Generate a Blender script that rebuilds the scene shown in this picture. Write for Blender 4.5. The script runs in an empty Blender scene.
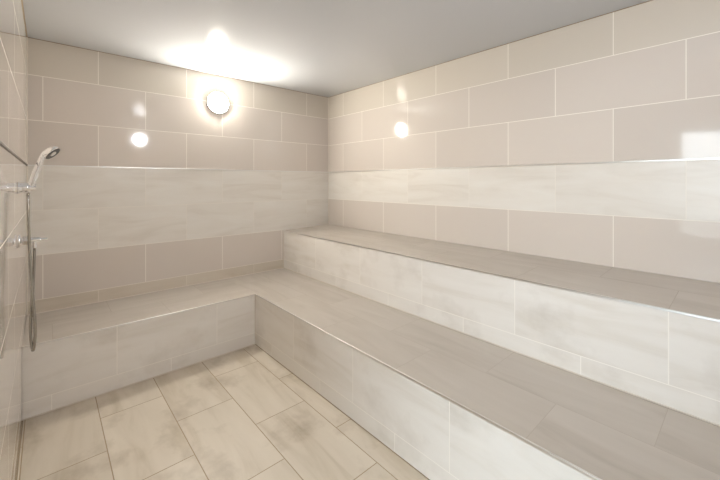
import bpy, bmesh, math, random
from mathutils import Vector, Matrix

random.seed(4)
S = bpy.context.scene
COL = S.collection

# ------------------------------------------------------------------ measured room (metres)
XL, XR = -0.10, 2.366          # wall with the shower / wall with the long benches
YF, YD = -0.46, 3.178          # wall behind the camera / far wall
ZC = 2.226                     # ceiling
ZT = 1.381                     # metal strip, a tile course line
XB1, XB2, YB = 1.212, 1.800, 2.581   # bench front edges
ZB1 = 0.392                    # lower bench top
ZB2W, ZB2F = 0.793, 0.774      # upper bench top: at the wall, at its front edge
OX, OY = 0.278, 0.2104         # tile joint phases
CAM_Z = 1.27
DY0, DY1, DZ = -0.34, 0.69, 1.96     # doorway in the shower wall, behind the frame's edge
T = 0.12


def lin(r, g, b):
    f = lambda c: (c / 255 / 12.92) if c / 255 <= 0.04045 else ((c / 255 + 0.055) / 1.055) ** 2.4
    return (f(r), f(g), f(b), 1.0)


# ------------------------------------------------------------------ materials
def new_mat(name):
    m = bpy.data.materials.new(name)
    m.use_nodes = True
    nt = m.node_tree
    b = nt.nodes['Principled BSDF']
    return m, nt, b


def node(nt, kind, **inputs):
    n = nt.nodes.new(kind)
    for k, v in inputs.items():
        n.inputs[k.replace('_', ' ')].default_value = v
    return n


def mix_rgb(nt, fac, a, b, mode='MIX'):
    n = nt.nodes.new('ShaderNodeMix')
    n.data_type = 'RGBA'
    n.blend_type = mode
    for sock, val in ((n.inputs[0], fac), (n.inputs[6], a), (n.inputs[7], b)):
        if isinstance(val, (tuple, float, int)):
            sock.default_value = val
        else:
            nt.links.new(val, sock)
    return n.outputs[2]


def tile_mat(name, base, vein=None, pale=None, grout=(222, 214, 202), rough=0.07, mortar=0.0015,
             vein_amt=0.0, var=0.06, bump=0.25, stain=0.0, ior=1.5, rough_var=0.0, grain=0.0, relief=0.0):
    """Ceramic wall or floor tiles, 0.6 x 0.3 m, laid in half bond; the UVs are in metres."""
    m, nt, b = new_mat(name)
    L = nt.links
    uv = nt.nodes.new('ShaderNodeUVMap')
    uv.uv_map = 'UVMap'
    br = nt.nodes.new('ShaderNodeTexBrick')
    br.offset = 0.5
    br.offset_frequency = 2
    br.squash = 1.0
    br.squash_frequency = 2
    for k, v in (('Scale', 1.0), ('Mortar Size', mortar), ('Mortar Smooth', 0.2), ('Bias', 0.0),
                 ('Brick Width', 0.6), ('Row Height', 0.3)):
        br.inputs[k].default_value = v
    br.inputs['Color1'].default_value = (0, 0, 0, 1)
    br.inputs['Color2'].default_value = (1, 1, 1, 1)
    br.inputs['Mortar'].default_value = (0.5, 0.5, 0.5, 1)
    L.new(uv.outputs[0], br.inputs['Vector'])
    # one random number per tile moves the veining, so no two tiles are alike
    rnd = br.outputs['Color']
    col = lin(*base)
    if vein_amt > 0:
        mp = nt.nodes.new('ShaderNodeMapping')
        mp.inputs['Rotation'].default_value = (0, 0, 0.22)
        mp.inputs['Scale'].default_value = (1.6, 8.5, 1.0)
        L.new(uv.outputs[0], mp.inputs['Vector'])
        mul = nt.nodes.new('ShaderNodeMath')
        mul.operation = 'MULTIPLY'
        mul.inputs[1].default_value = 37.0
        L.new(rnd, mul.inputs[0])
        no = nt.nodes.new('ShaderNodeTexNoise')
        no.noise_dimensions = '4D'
        for k, v in (('Scale', 1.0), ('Detail', 7.0), ('Roughness', 0.55), ('Distortion', 0.9)):
            no.inputs[k].default_value = v
        L.new(mp.outputs[0], no.inputs['Vector'])
        L.new(mul.outputs[0], no.inputs['W'])
        ra = nt.nodes.new('ShaderNodeValToRGB')
        cr = ra.color_ramp
        cr.elements[0].position = 0.30
        cr.elements[0].color = lin(*vein)
        cr.elements[1].position = 0.72
        cr.elements[1].color = lin(*pale)
        e = cr.elements.new(0.48)
        e.color = lin(*base)
        L.new(no.outputs['Fac'], ra.inputs[0])
        col = mix_rgb(nt, vein_amt, col, ra.outputs[0])
    if var > 0:
        vr = nt.nodes.new('ShaderNodeMapRange')
        vr.inputs['To Min'].default_value = 1 - var
        vr.inputs['To Max'].default_value = 1 + var * 0.6
        L.new(rnd, vr.inputs['Value'])
        cmb = nt.nodes.new('ShaderNodeCombineColor')
        for k in range(3):
            L.new(vr.outputs[0], cmb.inputs[k])
        col = mix_rgb(nt, 1.0, col, cmb.outputs[0], 'MULTIPLY')
    if stain > 0:
        sn = node(nt, 'ShaderNodeTexNoise', Scale=3.2, Detail=5.0, Roughness=0.6)
        L.new(uv.outputs[0], sn.inputs['Vector'])
        sr = nt.nodes.new('ShaderNodeMapRange')
        sr.inputs['From Min'].default_value = 0.52
        sr.inputs['From Max'].default_value = 0.75
        sr.inputs['To Max'].default_value = stain
        L.new(sn.outputs['Fac'], sr.inputs['Value'])
        col = mix_rgb(nt, sr.outputs[0], col, lin(150, 134, 110), 'MULTIPLY')
    col = mix_rgb(nt, br.outputs['Fac'], col, lin(*grout))
    L.new(col, b.inputs['Base Color'])
    b.inputs['IOR'].default_value = ior
    # roughness: grout is matt, the tile glazed
    rr = nt.nodes.new('ShaderNodeMapRange')
    rr.inputs['To Min'].default_value = rough
    rr.inputs['To Max'].default_value = 0.6
    L.new(br.outputs['Fac'], rr.inputs['Value'])
    rout = rr.outputs[0]
    if rough_var > 0:
        rn = node(nt, 'ShaderNodeTexNoise', Scale=5.0, Detail=4.0)
        L.new(uv.outputs[0], rn.inputs['Vector'])
        ad = nt.nodes.new('ShaderNodeMath')
        ad.operation = 'MULTIPLY_ADD'
        ad.inputs[1].default_value = rough_var
        L.new(rn.outputs['Fac'], ad.inputs[0])
        L.new(rout, ad.inputs[2])
        rout = ad.outputs[0]
    L.new(rout, b.inputs['Roughness'])
    # grout joints lie a little below the glaze; a very slight waviness of the glaze
    bp = nt.nodes.new('ShaderNodeBump')
    bp.invert = True
    bp.inputs['Strength'].default_value = bump
    bp.inputs['Distance'].default_value = 0.002
    L.new(br.outputs['Fac'], bp.inputs['Height'])
    nrm = bp.outputs[0]
    if relief > 0:
        rl = node(nt, 'ShaderNodeTexNoise', Scale=9.0, Detail=5.0)
        mp2 = nt.nodes.new('ShaderNodeMapping')
        mp2.inputs['Scale'].default_value = (0.7, 2.2, 1)
        L.new(uv.outputs[0], mp2.inputs['Vector'])
        L.new(mp2.outputs[0], rl.inputs['Vector'])
        b2 = nt.nodes.new('ShaderNodeBump')
        b2.inputs['Strength'].default_value = relief
        b2.inputs['Distance'].default_value = 0.004
        L.new(rl.outputs['Fac'], b2.inputs['Height'])
        L.new(nrm, b2.inputs['Normal'])
        nrm = b2.outputs[0]
    L.new(nrm, b.inputs['Normal'])
    return m


def plain(name, rgb, rough=0.5, metal=0.0, noise=0.0, scale=8.0, ior=1.5):
    m, nt, b = new_mat(name)
    b.inputs['Roughness'].default_value = rough
    b.inputs['Metallic'].default_value = metal
    b.inputs['IOR'].default_value = ior
    tc = nt.nodes.new('ShaderNodeTexCoord')
    n = node(nt, 'ShaderNodeTexNoise', Scale=scale, Detail=3.0)
    nt.links.new(tc.outputs['Object'], n.inputs['Vector'])
    c = lin(*rgb)
    dark = tuple(x * (1 - noise) for x in c[:3]) + (1,)
    nt.links.new(mix_rgb(nt, n.outputs['Fac'], dark, c), b.inputs['Base Color'])
    return m


M = {}
M['gloss'] = tile_mat('glazed_beige_tile', (211, 202, 194), grout=(240, 235, 226), rough=0.06, mortar=0.002, var=0.05, bump=0.3, relief=0.012)
M['cream'] = tile_mat('glazed_cream_tile', (209, 201, 190), grout=(240, 235, 226), rough=0.06, mortar=0.002, var=0.04, bump=0.3, relief=0.012)
M['marble'] = tile_mat('veined_cream_tile', (225, 220, 213), (212, 205, 196), (232, 229, 224), grout=(229, 223, 214),
                       rough=0.20, vein_amt=0.8, var=0.02, bump=0.15, rough_var=0.10)
M['riser'] = tile_mat('veined_riser_tile', (230, 226, 221), (217, 211, 202), (236, 233, 229), grout=(244, 240, 234),
                      rough=0.26, mortar=0.002, vein_amt=0.75, var=0.02, bump=0.25, rough_var=0.12, stain=0.22)
M['seat'] = tile_mat('veined_seat_tile', (181, 173, 164), (165, 156, 146), (191, 184, 176), grout=(174, 165, 155),
                     rough=0.28, vein_amt=0.65, var=0.006, bump=0.15, rough_var=0.14, relief=0.05)
M['floor'] = tile_mat('veined_floor_tile', (204, 194, 179), (184, 172, 153), (213, 204, 190), grout=(158, 140, 116),
                      rough=0.38, mortar=0.0024, vein_amt=0.85, var=0.03, bump=0.3, rough_var=0.12, stain=0.5)
M['strip'] = tile_mat('veined_base_tile', (208, 198, 184), (190, 178, 160), (216, 208, 196), grout=(226, 218, 206),
                      rough=0.2, vein_amt=0.8, var=0.02, bump=0.15, rough_var=0.10)
M['ceil'] = plain('satin_ceiling_paint', (199, 202, 207), rough=0.075, ior=1.42, noise=0.03, scale=1.5)
M['chrome'] = plain('polished_chrome', (242, 242, 244), rough=0.09, metal=1.0)
M['alu'] = plain('brushed_aluminium', (228, 226, 223), rough=0.30, metal=1.0, noise=0.06, scale=60)
M['hose'] = plain('metal_hose', (168, 164, 158), rough=0.16, metal=1.0)
M['rubber'] = plain('dark_rubber', (52, 52, 54), rough=0.45)
M['silicone'] = plain('cream_silicone', (224, 216, 204), rough=0.4, noise=0.12, scale=14)
M['grime'] = plain('brown_old_sealant', (158, 140, 116), rough=0.5, noise=0.3, scale=10)
M['dark_strip'] = plain('dark_reflection_strip', (104, 92, 78), rough=0.45, noise=0.5, scale=14)  # shower wall's metal strip: its dark reflection is painted in as colour
M['white'] = plain('white_enamel', (232, 232, 230), rough=0.3)
M['hallwall'] = plain('hall_plaster', (226, 226, 224), rough=0.7, noise=0.03)
M['hallfloor'] = plain('hall_stone_floor', (176, 180, 184), rough=0.25, noise=0.1, scale=3)
M['terrace'] = plain('terrace_paving', (138, 138, 136), rough=0.8, noise=0.15, scale=2)
M['frame'] = plain('grey_aluminium_frame', (150, 150, 150), rough=0.35, metal=0.6)


def emit(name, rgb, strength):
    m, nt, b = new_mat(name)
    b.inputs['Base Color'].default_value = (0.8, 0.8, 0.8, 1)
    b.inputs['Emission Color'].default_value = rgb
    b.inputs['Emission Strength'].default_value = strength
    return m


M['glow'] = emit('lit_warm_diffuser', (1.0, 0.945, 0.83, 1.0), 270.0)
M['glow2'] = emit('lit_cool_diffuser', (0.93, 0.96, 1.0, 1.0), 104.0)

m, nt, b = new_mat('thin_clear_pane')
nt.nodes.remove(b)
tr = nt.nodes.new('ShaderNodeBsdfTransparent')
gl = nt.nodes.new('ShaderNodeBsdfGlossy')
gl.inputs['Roughness'].default_value = 0.02
mx = nt.nodes.new('ShaderNodeMixShader')
mx.inputs[0].default_value = 0.08
nt.links.new(tr.outputs[0], mx.inputs[1])
nt.links.new(gl.outputs[0], mx.inputs[2])
nt.links.new(mx.outputs[0], nt.nodes['Material Output'].inputs[0])
M['pane'] = m


# ------------------------------------------------------------------ mesh helpers
def obj(name, bm, mats, parent=None, smooth=False, bevel=0.0, seg=2, kind=None):
    bm.normal_update()
    me = bpy.data.meshes.new(name)
    bm.to_mesh(me)
    bm.free()
    for mt in (mats if isinstance(mats, (list, tuple)) else [mats]):
        me.materials.append(mt)
    if smooth:
        for p in me.polygons:
            p.use_smooth = True
        try:
            me.set_sharp_from_angle(angle=math.radians(40))
        except Exception:
            pass
    o = bpy.data.objects.new(name, me)
    COL.objects.link(o)
    if parent is not None:
        o.parent = parent
        o.matrix_parent_inverse = Matrix.Translation(-parent.location)
    if bevel > 0:
        md = o.modifiers.new('bevel', 'BEVEL')
        md.width = bevel
        md.segments = seg
        md.limit_method = 'ANGLE'
    if kind:
        o['kind'] = kind
    return o


def root(name, loc, label, cat, group=None):
    o = bpy.data.objects.new(name, None)
    COL.objects.link(o)
    o.location = loc
    o.empty_display_size = 0.1
    o['label'] = label
    o['category'] = cat
    if group:
        o['group'] = group
    return o


def add_box(bm, lo, hi, mat=0, top=None):
    """Axis-aligned box; top(x, y) may give a sloping top height."""
    x0, y0, z0 = lo
    x1, y1, z1 = hi
    tz = top or (lambda x, y: z1)
    v = [bm.verts.new(p) for p in (
        (x0, y0, z0), (x1, y0, z0), (x1, y1, z0), (x0, y1, z0),
        (x0, y0, tz(x0, y0)), (x1, y0, tz(x1, y0)), (x1, y1, tz(x1, y1)), (x0, y1, tz(x0, y1)))]
    out = []
    for q in ((3, 2, 1, 0), (4, 5, 6, 7), (0, 1, 5, 4), (1, 2, 6, 5), (2, 3, 7, 6), (3, 0, 4, 7)):
        f = bm.faces.new([v[i] for i in q])
        f.material_index = mat
        out.append(f)
    return out


def set_uv(bm, fn):
    """fn(axis, co) -> (u, v); axis is the face normal's main axis 0, 1 or 2."""
    bm.normal_update()
    uv = bm.loops.layers.uv.new('UVMap')
    for f in bm.faces:
        n = f.normal
        ax = max(range(3), key=lambda k: abs(n[k]))
        for lp in f.loops:
            lp[uv].uv = fn(ax, lp.vert.co)


def lathe(bm, prof, mat4, seg=40, mat=0):
    """prof: (radius, height) pairs, spun about local z, then placed by mat4."""
    rings = []
    for r, h in prof:
        if r < 1e-6:
            rings.append([bm.verts.new(mat4 @ Vector((0, 0, h)))])
        else:
            rings.append([bm.verts.new(mat4 @ Vector((r * math.cos(2 * math.pi * i / seg), r * math.sin(2 * math.pi * i / seg), h)))
                          for i in range(seg)])
    for a, b_ in zip(rings, rings[1:]):
        for i in range(seg):
            j = (i + 1) % seg
            if len(a) == 1 and len(b_) == 1:
                continue
            if len(a) == 1:
                f = bm.faces.new((a[0], b_[j], b_[i]))
            elif len(b_) == 1:
                f = bm.faces.new((a[i], a[j], b_[0]))
            else:
                f = bm.faces.new((a[i], a[j], b_[j], b_[i]))
            f.material_index = mat
    for ring, flip in ((rings[0], True), (rings[-1], False)):
        if len(ring) > 2:
            f = bm.faces.new(ring[::-1] if flip else ring)
            f.material_index = mat
    bmesh.ops.recalc_face_normals(bm, faces=bm.faces)


def along(p, d):
    """Matrix that puts local z along direction d at point p."""
    d = Vector(d).normalized()
    return Matrix.Translation(p) @ d.to_track_quat('Z', 'Y').to_matrix().to_4x4()


def spline(pts, n=12):
    pts = [Vector(p) for p in pts]
    P = [pts[0] * 2 - pts[1]] + pts + [pts[-1] * 2 - pts[-2]]
    out = []
    for i in range(1, len(P) - 2):
        p0, p1, p2, p3 = P[i - 1:i + 3]
        for k in range(n):
            t = k / n
            out.append(0.5 * ((2 * p1) + (p2 - p0) * t + (2 * p0 - 5 * p1 + 4 * p2 - p3) * t * t + (3 * p1 - p0 - 3 * p2 + p3) * t ** 3))
    out.append(pts[-1])
    return out


def tube(bm, pts, radii, seg=12, cap=True, mat=0):
    n = len(pts)
    if not isinstance(radii, (list, tuple)):
        radii = [radii] * n
    prev = None
    rings = []
    for i, p in enumerate(pts):
        t = (pts[min(i + 1, n - 1)] - pts[max(i - 1, 0)]).normalized()
        ref = prev if prev is not None else (Vector((0, 1, 0)) if abs(t.y) < 0.9 else Vector((1, 0, 0)))
        a = (ref - t * ref.dot(t)).normalized()
        prev = a
        b_ = t.cross(a)
        rings.append([bm.verts.new(p + (a * math.cos(2 * math.pi * k / seg) + b_ * math.sin(2 * math.pi * k / seg)) * radii[i]) for k in range(seg)])
    for r0, r1 in zip(rings, rings[1:]):
        for k in range(seg):
            j = (k + 1) % seg
            bm.faces.new((r0[k], r0[j], r1[j], r1[k])).material_index = mat
    if cap:
        bm.faces.new(rings[0][::-1])
        bm.faces.new(rings[-1])
    bmesh.ops.recalc_face_normals(bm, faces=bm.faces)


# ------------------------------------------------------------------ tile layout (UV in metres)
def uv_room(ax, c):
    v = c.z - ZT + 3.3
    if ax == 1:
        return (c.x - OX + 6.0, v)
    if ax == 0:
        return (c.y - (OY + 0.3) + 6.0, v)
    return (c.x, c.y)


def tiled_wall(name, axis, inner, outer, us, zs, mat_of, mats, skip=()):
    """A wall of solid cells; us/zs are the breaks, mat_of(u, z) the tile of each cell."""
    bm = bmesh.new()
    lo_, hi_ = min(inner, outer), max(inner, outer)
    for i in range(len(us) - 1):
        for k in range(len(zs) - 1):
            if (i, k) in skip:
                continue
            mid = mat_of((us[i] + us[i + 1]) / 2, (zs[k] + zs[k + 1]) / 2)
            if axis == 0:
                add_box(bm, (lo_, us[i], zs[k]), (hi_, us[i + 1], zs[k + 1]), mid)
            else:
                add_box(bm, (us[i], lo_, zs[k]), (us[i + 1], hi_, zs[k + 1]), mid)
    set_uv(bm, uv_room)
    return obj(name, bm, mats, kind='structure')


wm = [M['gloss'], M['cream'], M['marble'], M['strip']]
Z0, Z1 = -T, ZC


def mat_back(u, z):
    if z > ZT + 0.6:
        return 1
    if z > ZT:
        return 0
    if z > ZT - 0.6:
        return 2
    return 0 if z > ZT - 0.9 else 3


def mat_long(u, z):
    if z > ZT + 0.6:
        return 1
    if z > ZT:
        return 0
    return 2 if z > ZT - 0.3 else 0


def mat_side(u, z):
    return 1 if z > ZT + 0.6 else 0


ZS = [0, ZT - 0.9, ZT - 0.6, ZT - 0.3, ZT, ZT + 0.3, ZT + 0.6, ZC]
tiled_wall('wall_back', 1, YD, YD + T, [XL - T, XR + T], ZS, mat_back, wm)
tiled_wall('wall_right', 0, XR, XR + T, [YF - T, YD], ZS, mat_long, wm)
tiled_wall('wall_front', 1, YF, YF - T, [XL - T, XR], ZS, mat_back, wm)
ZL = [0, ZT - 0.9, ZT - 0.6, ZT - 0.3, ZT, ZT + 0.3, DZ, ZT + 0.6, ZC]
tiled_wall('wall_left', 0, XL, XL - T, [YF, DY0, DY1, YD], ZL, mat_side, wm, skip={(1, k) for k in range(6)})

bm = bmesh.new()
add_box(bm, (XL - T, YF - T, ZC), (XR + T, YD + T, ZC + 0.1))
obj('ceiling', bm, M['ceil'], kind='structure')

bm = bmesh.new()
add_box(bm, (XL - T, YF - T, -0.1), (XR + T, YD + T, 0.0))
# floor courses run away from the camera: U along y, V along x
set_uv(bm, lambda ax, c: (c.y - OY - 0.015 + 6.0, c.x - (XB1 - 0.1) + 3.3))
obj('floor', bm, M['floor'], kind='structure')

# thin metal strip let into the three tiled walls
n = 0
for lo, hi in (((XL, YD - 0.004, ZT - 0.004), (XR, YD + 0.01, ZT + 0.004)),
               ((XR - 0.004, YF, ZT - 0.004), (XR + 0.01, YD - 0.004, ZT + 0.004)),
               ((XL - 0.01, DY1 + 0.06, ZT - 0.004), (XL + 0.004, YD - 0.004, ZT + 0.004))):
    n += 1
    bm = bmesh.new()
    add_box(bm, lo, hi)
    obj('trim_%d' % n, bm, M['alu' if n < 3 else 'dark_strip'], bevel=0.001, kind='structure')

# silicone beads in the room's corners
for a, b_ in (((XL + 0.002, YD - 0.002, ZB1 + 0.008), (XL + 0.002, YD - 0.002, ZC)), ((XR - 0.002, YD - 0.002, ZB2W + 0.008), (XR - 0.002, YD - 0.002, ZC)),
              ((XL + 0.002, DY1 + 0.06, 0.002), (XL + 0.002, YB - 0.008, 0.002))):
    n += 1
    bm = bmesh.new()
    tube(bm, [Vector(a), Vector(b_)], 0.0032, 10)
    obj('trim_%d' % n, bm, M['silicone' if b_[2] > 0.1 else 'grime'], smooth=True, kind='structure')
# old brown sealant between walls and ceiling
for a, b_ in (((XL + 0.001, YF + 0.002, ZC - 0.001), (XL + 0.001, YD - 0.002, ZC - 0.001)),
              ((XL + 0.002, YD - 0.001, ZC - 0.001), (XR - 0.002, YD - 0.001, ZC - 0.001)),
              ((XR - 0.001, YD - 0.002, ZC - 0.001), (XR - 0.001, YF + 0.002, ZC - 0.001))):
    n += 1
    bm = bmesh.new()
    tube(bm, [Vector(a), Vector(b_)], 0.0028, 8)
    obj('trim_%d' % n, bm, M['grime'], smooth=True, kind='structure')

# ------------------------------------------------------------------ benches
low = root('tiled_bench', ((XB1 + XB2) / 2, 1.4, 0),
           'low L-shaped stone-tiled bench running round the floor, below the raised bench', 'bench')
E2 = 0.009   # edge profile


def uv_low_top(ax, c):
    # two courses of 0.3 m; the joints of the outer course half a tile off
    return (c.y - (OY + 1.2) + 6.0 + 0.0, c.x - (XB2 - 0.3) + 3.3)


def uv_low_left_top(ax, c):
    return (c.x - 0.323 + 6.0, c.y - (YD - 0.3) + 3.3)


bm = bmesh.new()
add_box(bm, (XB1 + 0.002, YF + 0.0005, ZB1 - 0.03), (XB2, YD - 0.0005, ZB1))
set_uv(bm, uv_low_top)
obj('seat', bm, M['seat'], low)
bm = bmesh.new()
add_box(bm, (XL + 0.0005, YB + 0.002, ZB1 - 0.03), (XB1 + 0.002, YD - 0.0005, ZB1))
set_uv(bm, uv_low_left_top)
obj('seat', bm, M['seat'], low)


def uv_low_riser(ax, c):
    v = c.z - (ZB1 - 0.3) + 3.0
    if ax == 1:
        return (c.x - 0.318 + 6.3, v)
    return (c.y - (OY + 0.3) + 6.0, v)


bm = bmesh.new()
add_box(bm, (XB1, YF + 0.0005, 0.0005), (XB1 + 0.03, YB + 0.03, ZB1 - E2))
set_uv(bm, uv_low_riser)
obj('riser', bm, M['riser'], low)
bm = bmesh.new()
add_box(bm, (XL + 0.0005, YB, 0.0005), (XB1, YB + 0.03, ZB1 - E2))
set_uv(bm, uv_low_riser)
obj('riser', bm, M['riser'], low)
for lo, hi in (((XB1 - 0.0015, YF + 0.001, ZB1 - E2), (XB1 + 0.007, YB + 0.004, ZB1 + 0.0012)),
               ((XL + 0.001, YB - 0.0015, ZB1 - E2), (XB1 - 0.0015, YB + 0.007, ZB1 + 0.0012))):
    bm = bmesh.new()
    add_box(bm, lo, hi)
    obj('edge_profile', bm, M['alu'], low, bevel=0.0015)
bm = bmesh.new()
tube(bm, [Vector((XL + 0.003, YB - 0.001, 0.0037)), Vector((XB1 - 0.002, YB - 0.001, 0.0037))], 0.0035, 10)
obj('silicone_bead', bm, M['silicone'], low, smooth=True)
bm = bmesh.new()
tube(bm, [Vector((XB1 - 0.001, YB - 0.001, 0.004)), Vector((XB1 - 0.001, YB - 0.001, ZB1 - 0.012))], 0.003, 10)
obj('silicone_bead', bm, M['silicone'], low, smooth=True)
bm = bmesh.new()
tube(bm, [Vector((XL + 0.004, YD - 0.0036, ZB1 + 0.001)), Vector((XB2 - 0.006, YD - 0.0036, ZB1 + 0.001))], 0.003, 10)
obj('silicone_bead', bm, M['silicone'], low, smooth=True)

bm = bmesh.new()
tube(bm, [Vector((XB1 - 0.0005, YF + 0.003, 0.0022)), Vector((XB1 - 0.0005, YB - 0.006, 0.0022))], 0.002, 10)
obj('silicone_bead', bm, M['grime'], low, smooth=True)

up = root('tiled_bench', ((XB2 + XR) / 2, 1.4, 0),
          'raised straight stone-tiled bench along the long wall, one step above the low bench', 'bench')
bm = bmesh.new()
slope = lambda x, y: ZB2F + (ZB2W - ZB2F) * (x - XB2) / (XR - XB2)
add_box(bm, (XB2 + 0.002, YF + 0.0005, ZB2F - 0.03), (XR - 0.0005, YD - 0.0005, ZB2W), top=slope)
set_uv(bm, lambda ax, c: (c.y - (OY + 0.9) + 6.0, c.x - (XB2 + 0.3) + 3.3))
obj('seat', bm, M['seat'], up)
bm = bmesh.new()
add_box(bm, (XB2 + 0.0005, YF + 0.0005, 0.0005), (XB2 + 0.03, YD - 0.0005, ZB2F - E2))
set_uv(bm, uv_room)
obj('riser', bm, M['riser'], up)
bm = bmesh.new()
add_box(bm, (XB2 - 0.0015, YF + 0.001, ZB2F - E2), (XB2 + 0.007, YD - 0.001, ZB2F + 0.0014))
obj('edge_profile', bm, M['alu'], up, bevel=0.0015)
bm = bmesh.new()
tube(bm, [Vector((XB2 - 0.0035, YF + 0.004, ZB1 + 0.0036)), Vector((XB2 - 0.0035, YD - 0.008, ZB1 + 0.0036))], 0.003, 10)
obj('silicone_bead', bm, M['silicone'], up, smooth=True)
bm = bmesh.new()
tube(bm, [Vector((XB2 - 0.002, YD - 0.0036, ZB1 + 0.008)), Vector((XB2 - 0.002, YD - 0.0036, ZB2F - 0.012))], 0.003, 10)
obj('silicone_bead', bm, M['silicone'], up, smooth=True)


# ------------------------------------------------------------------ wall lights
def wall_light(x, y, z, d, label, glow):
    r = root('wall_light', (x, y, z), label, 'light', None)
    mt = along((x, y, z), d) @ Matrix.Scale(0.94, 4)
    bm = bmesh.new()
    lathe(bm, [(0.0, 0.0), (0.100, 0.0), (0.103, 0.003), (0.103, 0.013), (0.101, 0.016), (0.096, 0.017), (0.0935, 0.014), (0.0, 0.0135)], mt, 56)
    obj('bezel', bm, M['white'], r, smooth=True)
    bm = bmesh.new()
    prof = [(0.0, 0.014), (0.0925, 0.014)]
    prof += [(0.0925 * math.cos(a), 0.0155 + 0.0205 * math.sin(a)) for a in [math.radians(k * 10) for k in range(9)]]
    prof += [(0.0, 0.036)]
    lathe(bm, prof, mt, 56)
    obj('diffuser', bm, glow, r, smooth=True)
    return r


wall_light(1.136, YD, 1.978, (0, -1, 0), 'lit round white bulkhead light on the far beige wall, just under the ceiling', M['glow'])
wall_light(1.15, YF, 1.978, (0, 1, 0), 'lit round bulkhead light on the wall opposite, seen only as a reflection in the tiles', M['glow2'])

# ------------------------------------------------------------------ shower
Y0 = 2.2
F_, YAW, CX, CY = 349.0, math.radians(41.864), 360.0, 182.0


def at(u, v, y=Y0):
    """The point at distance y down the room that shows at this place of the photograph."""
    a = (u - CX) / F_
    dx = math.sin(YAW) + a * math.cos(YAW)
    dy = math.cos(YAW) - a * math.sin(YAW)
    t = y / dy
    return Vector((dx * t, y, CAM_Z - (v - CY) / F_ * t))


zh = at(26, 187.5).z
xe = at(36, 187.5).x
hold = root('shower_holder', (XL, Y0, zh), 'small chrome wall bracket holding up the hand shower, above the tap', 'shower bracket')
bm = bmesh.new()
lathe(bm, [(0.0, 0.0), (0.027, 0.0), (0.0275, 0.004), (0.025, 0.010), (0.021, 0.016), (0.018, 0.024), (0.0, 0.026)],
      along((XL, Y0, zh - 0.002), (1, 0, 0)), 36)
obj('wall_rosette', bm, M['chrome'], hold, smooth=True)
bm = bmesh.new()
lathe(bm, [(0.0, 0.008), (0.0225, 0.008), (0.0222, 0.026), (0.0185, 0.040), (0.0135, 0.052), (0.0105, 0.060), (0.0, 0.062)],
      along((XL, Y0, zh), (1, 0, 0)), 28)
obj('arm', bm, M['chrome'], hold, smooth=True)
hb = at(31.5, 184.5)                      # handle's foot
ht = at(41.8, 158.5)
hd = (ht - hb).normalized()
bm = bmesh.new()
# the conical cup round the handle's foot, with an open front
mt = along(hb - hd * 0.022, hd)
seg = 28
prof_o, prof_i = [(0.0135, 0.0), (0.0165, 0.028)], [(0.0095, 0.0), (0.0122, 0.028)]
rows = []
for rr_, hh in prof_o + prof_i[::-1]:
    row = []
    for k in range(seg + 1):
        a = math.radians(25) + math.radians(310) * k / seg
        row.append(bm.verts.new(mt @ Vector((rr_ * math.cos(a), rr_ * math.sin(a), hh))))
    rows.append(row)
rows.append(rows[0])
for r0, r1 in zip(rows, rows[1:]):
    for k in range(seg):
        bm.faces.new((r0[k], r0[k + 1], r1[k + 1], r1[k]))
for k in (0, seg):
    bm.faces.new([rows[i][k] for i in range(4)])
bmesh.ops.recalc_face_normals(bm, faces=bm.faces)
obj('cup', bm, M['chrome'], hold, smooth=True)

hand = root('hand_shower', hb, 'chrome hand shower tilted up in its bracket, with a hanging metal hose', 'hand shower')
bm = bmesh.new()
L_h = (ht - hb).length
lathe(bm, [(0.0, -0.024), (0.0078, -0.024), (0.0090, -0.010), (0.0112, 0.006), (0.0132, 0.03), (0.0134, 0.07),
           (0.0124, 0.10), (0.0104, L_h - 0.004), (0.0116, L_h + 0.003), (0.0, L_h + 0.006)], along(hb, hd), 28)
obj('handle', bm, M['chrome'], hand, smooth=True)
hc = at(51.0, 152.2)
nrm = Vector((0.68, -0.30, -0.67)).normalized()
mt = along(hc, nrm) @ Matrix.Scale(0.88, 4)
bm = bmesh.new()
lathe(bm, [(0.0, -0.020), (0.014, -0.020), (0.028, -0.015), (0.039, -0.005), (0.0435, 0.004), (0.0435, 0.011),
           (0.0405, 0.0135), (0.0385, 0.0115), (0.0, 0.0115)], mt, 48)
# neck between handle and head
tube(bm, spline([ht - hd * 0.004, ht + hd * 0.012, hc - nrm * 0.012 - (hc - ht).normalized() * 0.018, hc - nrm * 0.012], 6),
     [0.0098] * 19, 16)
head = obj('shower_head', bm, M['chrome'], hand, smooth=True)
bm = bmesh.new()
lathe(bm, [(0.0, 0.0112), (0.0382, 0.0112), (0.0375, 0.0132), (0.0, 0.0132)], mt, 40)
face = obj('spray_face', bm, M['rubber'], head, smooth=True)
bm = bmesh.new()
lathe(bm, [(0.0, 0.0130), (0.0165, 0.0130), (0.0150, 0.0152), (0.0, 0.0158)], mt, 32)
obj('centre_disc', bm, M['chrome'], head, smooth=True)
bm = bmesh.new()
for ring, cnt in ((0.022, 14), (0.028, 18), (0.034, 24)):
    for k in range(cnt):
        a = 2 * math.pi * k / cnt
        lathe(bm, [(0.0, 0.0128), (0.0014, 0.0128), (0.0008, 0.0150), (0.0, 0.0151)],
              mt @ Matrix.Translation((ring * math.cos(a), ring * math.sin(a), 0)), 6)
nz = obj('spray_nozzles', bm, M['hose'], head)
nz['kind'] = 'stuff'

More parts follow.
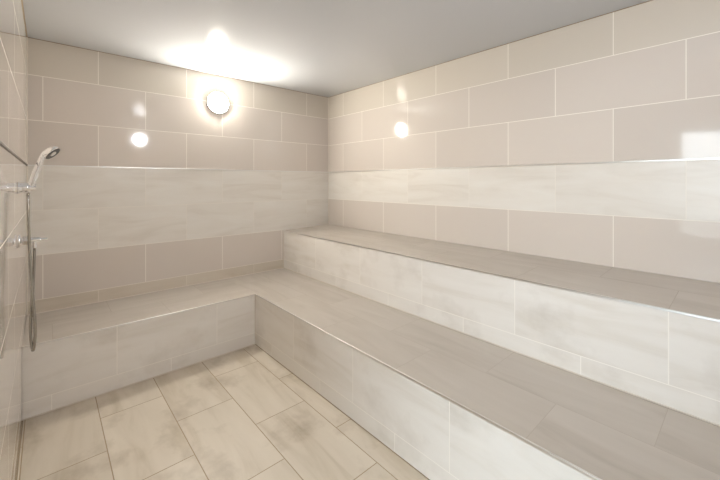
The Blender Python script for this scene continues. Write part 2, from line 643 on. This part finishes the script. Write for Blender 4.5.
# valve with its spout-like bar standing out from the wall
vz = at(30, 240.2).z
valve = root('shower_tap', (XL, Y0, vz), 'chrome bar tap standing out from the side wall, feeding the shower hose', 'tap')
bm = bmesh.new()
lathe(bm, [(0.0, 0.0), (0.030, 0.0), (0.031, 0.004), (0.029, 0.010), (0.020, 0.014), (0.016, 0.018), (0.0, 0.018)],
      along((XL, Y0, vz), (1, 0, 0)), 36)
obj('wall_rosette', bm, M['chrome'], valve, smooth=True)
bm = bmesh.new()
lathe(bm, [(0.0, 0.016), (0.0185, 0.016), (0.021, 0.018), (0.021, 0.034), (0.0185, 0.036), (0.0, 0.036)],
      along((XL, Y0, vz), (1, 0, 0)), 6)
obj('hex_nut', bm, M['chrome'], valve)
xt0, xt1 = at(41, 239).x - XL, at(47.4, 239).x - XL
bm = bmesh.new()
lathe(bm, [(0.0, 0.028), (0.0118, 0.028), (0.0118, xt0 - 0.004), (0.0108, xt0), (0.0, xt0)],
      along((XL, Y0, vz), (1, 0, 0)), 28)
obj('valve_body', bm, M['chrome'], valve, smooth=True)
bm = bmesh.new()
lathe(bm, [(0.0, xt0 - 0.002), (0.0066, xt0 - 0.002), (0.0066, xt1 - 0.003), (0.0075, xt1 - 0.002), (0.0070, xt1), (0.0, xt1)],
      along((XL, Y0, vz), (1, 0, 0)), 24)
obj('handle_tip', bm, M['chrome'], valve, smooth=True)
xo = at(34.3, 247).x
bm = bmesh.new()
lathe(bm, [(0.0, 0.0), (0.0085, 0.0), (0.0085, 0.018), (0.0108, 0.019), (0.0108, 0.032), (0.0085, 0.034), (0.0, 0.034)],
      along((xo, Y0, vz - 0.004), (0, 0, -1)), 20)
obj('outlet', bm, M['chrome'], valve, smooth=True)

# hose: from the handle's foot down, round the loop and up to the tap's outlet
f0 = hb - hd * 0.022
pts = [f0, f0 - hd * 0.02 + Vector((0, -0.004, -0.006))]
for u, v, dy in ((28.2, 200, -0.014), (28.4, 220, -0.022), (29.2, 240, -0.024), (30.2, 262, -0.018), (32.0, 290, -0.012),
                 (34.6, 318, -0.008), (35.2, 336, -0.004), (33.0, 350.5, 0.0), (30.8, 338, 0.004), (30.8, 318, 0.006),
                 (32.6, 290, 0.008), (33.9, 266, 0.002), (34.2, 252, 0.0)):
    pts.append(at(u, v, Y0 + dy))
pts.append(Vector((xo, Y0, vz - 0.036)))
sp = spline(pts, 14)
# fine corrugation of the metal hose
rad = [0.0056 + (0.0006 if k % 2 else -0.0002) for k in range(len(sp))]
bm = bmesh.new()
tube(bm, sp, rad, 12)
hose = obj('hose', bm, M['hose'], hand, smooth=True)
bm = bmesh.new()
lathe(bm, [(0.0, -0.004), (0.0085, -0.004), (0.0085, 0.012), (0.007, 0.022), (0.0, 0.022)], along(f0, -hd), 18)
obj('hose_nut', bm, M['chrome'], hose, smooth=True)

# ------------------------------------------------------------------ doorway beside the camera and the hall beyond it
XO = XL - T
bm = bmesh.new()
fw = 0.035
x0, x1 = XO - 0.004, XL + 0.004
add_box(bm, (x0, DY0, 0.0), (x1, DY0 + fw, DZ))
add_box(bm, (x0, DY1 - fw, 0.0), (x1, DY1, DZ))
add_box(bm, (x0, DY0 + fw, DZ - fw), (x1, DY1 - fw, DZ))
add_box(bm, (x0 + 0.03, DY1 - fw - 0.125, 0.0), (x1 - 0.03, DY1 - fw - 0.095, DZ - fw))
obj('door_1', bm, M['frame'], bevel=0.002, kind='structure')
bm = bmesh.new()
add_box(bm, (XL - 0.062, DY1 - fw - 0.095, 0.0), (XL - 0.054, DY1 - fw, DZ - fw))
obj('window_1', bm, M['pane'], kind='structure')

HX, HY0, HY1, HZ = -3.7, -4.2, 3.0, 2.75
bm = bmesh.new()
add_box(bm, (HX - T, HY0 - T, -0.1), (XO, HY1 + T, 0.0))
obj('floor_hall', bm, M['hallfloor'], kind='structure')
bm = bmesh.new()
add_box(bm, (HX - T, HY0 - T, HZ), (XO + T, HY1 + T, HZ + 0.1))
obj('ceiling_hall', bm, M['hallwall'], kind='structure')
bm = bmesh.new()
add_box(bm, (HX - T, HY1, 0), (XO, HY1 + T, HZ))
obj('wall_hall_back', bm, M['hallwall'], kind='structure')
bm = bmesh.new()
add_box(bm, (HX - T, HY0 - T, 0), (XO, HY0, HZ))
obj('wall_hall_front', bm, M['hallwall'], kind='structure')
bm = bmesh.new()
add_box(bm, (XO, HY0 - T, 0), (XO + T, YF - T, HZ))
add_box(bm, (XO, YF - T, ZC + 0.1), (XO + T, HY1 + T, HZ))
obj('wall_hall_right', bm, M['hallwall'], kind='structure')
WY0, WY1, WZ0, WZ1 = -3.6, 0.86, 0.28, 2.2
bm = bmesh.new()
add_box(bm, (HX - T, HY0, 0), (HX, WY0, HZ))
add_box(bm, (HX - T, WY1, 0), (HX, HY1, HZ))
add_box(bm, (HX - T, WY0, 0), (HX, WY1, WZ0))
add_box(bm, (HX - T, WY0, WZ1), (HX, WY1, HZ))
obj('wall_hall_left', bm, M['hallwall'], kind='structure')
bm = bmesh.new()
k = 4
for i in range(k + 1):
    yy = WY0 + 0.025 + (WY1 - WY0 - 0.05) * i / k
    add_box(bm, (HX - 0.08, yy - 0.025, WZ0), (HX - 0.03, yy + 0.025, WZ1))
add_box(bm, (HX - 0.08, WY0, WZ0), (HX - 0.03, WY1, WZ0 + 0.05))
add_box(bm, (HX - 0.08, WY0, WZ1 - 0.05), (HX - 0.03, WY1, WZ1))
w2 = obj('window_2', bm, M['white'], bevel=0.002, kind='structure')
bm = bmesh.new()
add_box(bm, (HX - 0.058, WY0 + 0.02, WZ0 + 0.02), (HX - 0.052, WY1 - 0.02, WZ1 - 0.02))
obj('pane', bm, M['pane'], w2)

bm = bmesh.new()
add_box(bm, (-40, -30, -0.16), (HX - T, 30, -0.04))
obj('floor_terrace_outside', bm, M['terrace'], kind='structure')

# ------------------------------------------------------------------ daylight
w = bpy.data.worlds.new('daylight')
S.world = w
w.use_nodes = True
bg = w.node_tree.nodes['Background']
bg.inputs['Color'].default_value = (0.84, 0.94, 1.0, 1)
bg.inputs['Strength'].default_value = 8.6
ld = bpy.data.lights.new('window_portal', 'AREA')
ld.shape = 'RECTANGLE'
ld.size, ld.size_y = WY1 - WY0, WZ1 - WZ0
ld.cycles.is_portal = True
lo_ = bpy.data.objects.new('window_portal', ld)
COL.objects.link(lo_)
lo_.location = (HX - 0.1, (WY0 + WY1) / 2, (WZ0 + WZ1) / 2)
lo_.rotation_euler = Vector((-1, 0, 0)).to_track_quat('Z', 'Y').to_euler()

# ------------------------------------------------------------------ camera
cd = bpy.data.cameras.new('camera')
cam = bpy.data.objects.new('camera', cd)
COL.objects.link(cam)
cam.location = (0, 0, CAM_Z)
cam.rotation_euler = (math.radians(90), 0, -YAW)
cd.sensor_width = 36.0
cd.sensor_fit = 'HORIZONTAL'
cd.lens = F_ / 720 * 36
cd.shift_y = -(240 - CY) / 720
cd.clip_start = 0.02
S.camera = cam

S.view_settings.view_transform = 'Standard'
S.view_settings.look = 'None'
S.view_settings.gamma = 1
S.view_settings.use_curve_mapping = False
S.view_settings.exposure = 0.68
S.cycles.diffuse_bounces = 8
S.cycles.glossy_bounces = 6
S.cycles.max_bounces = 14
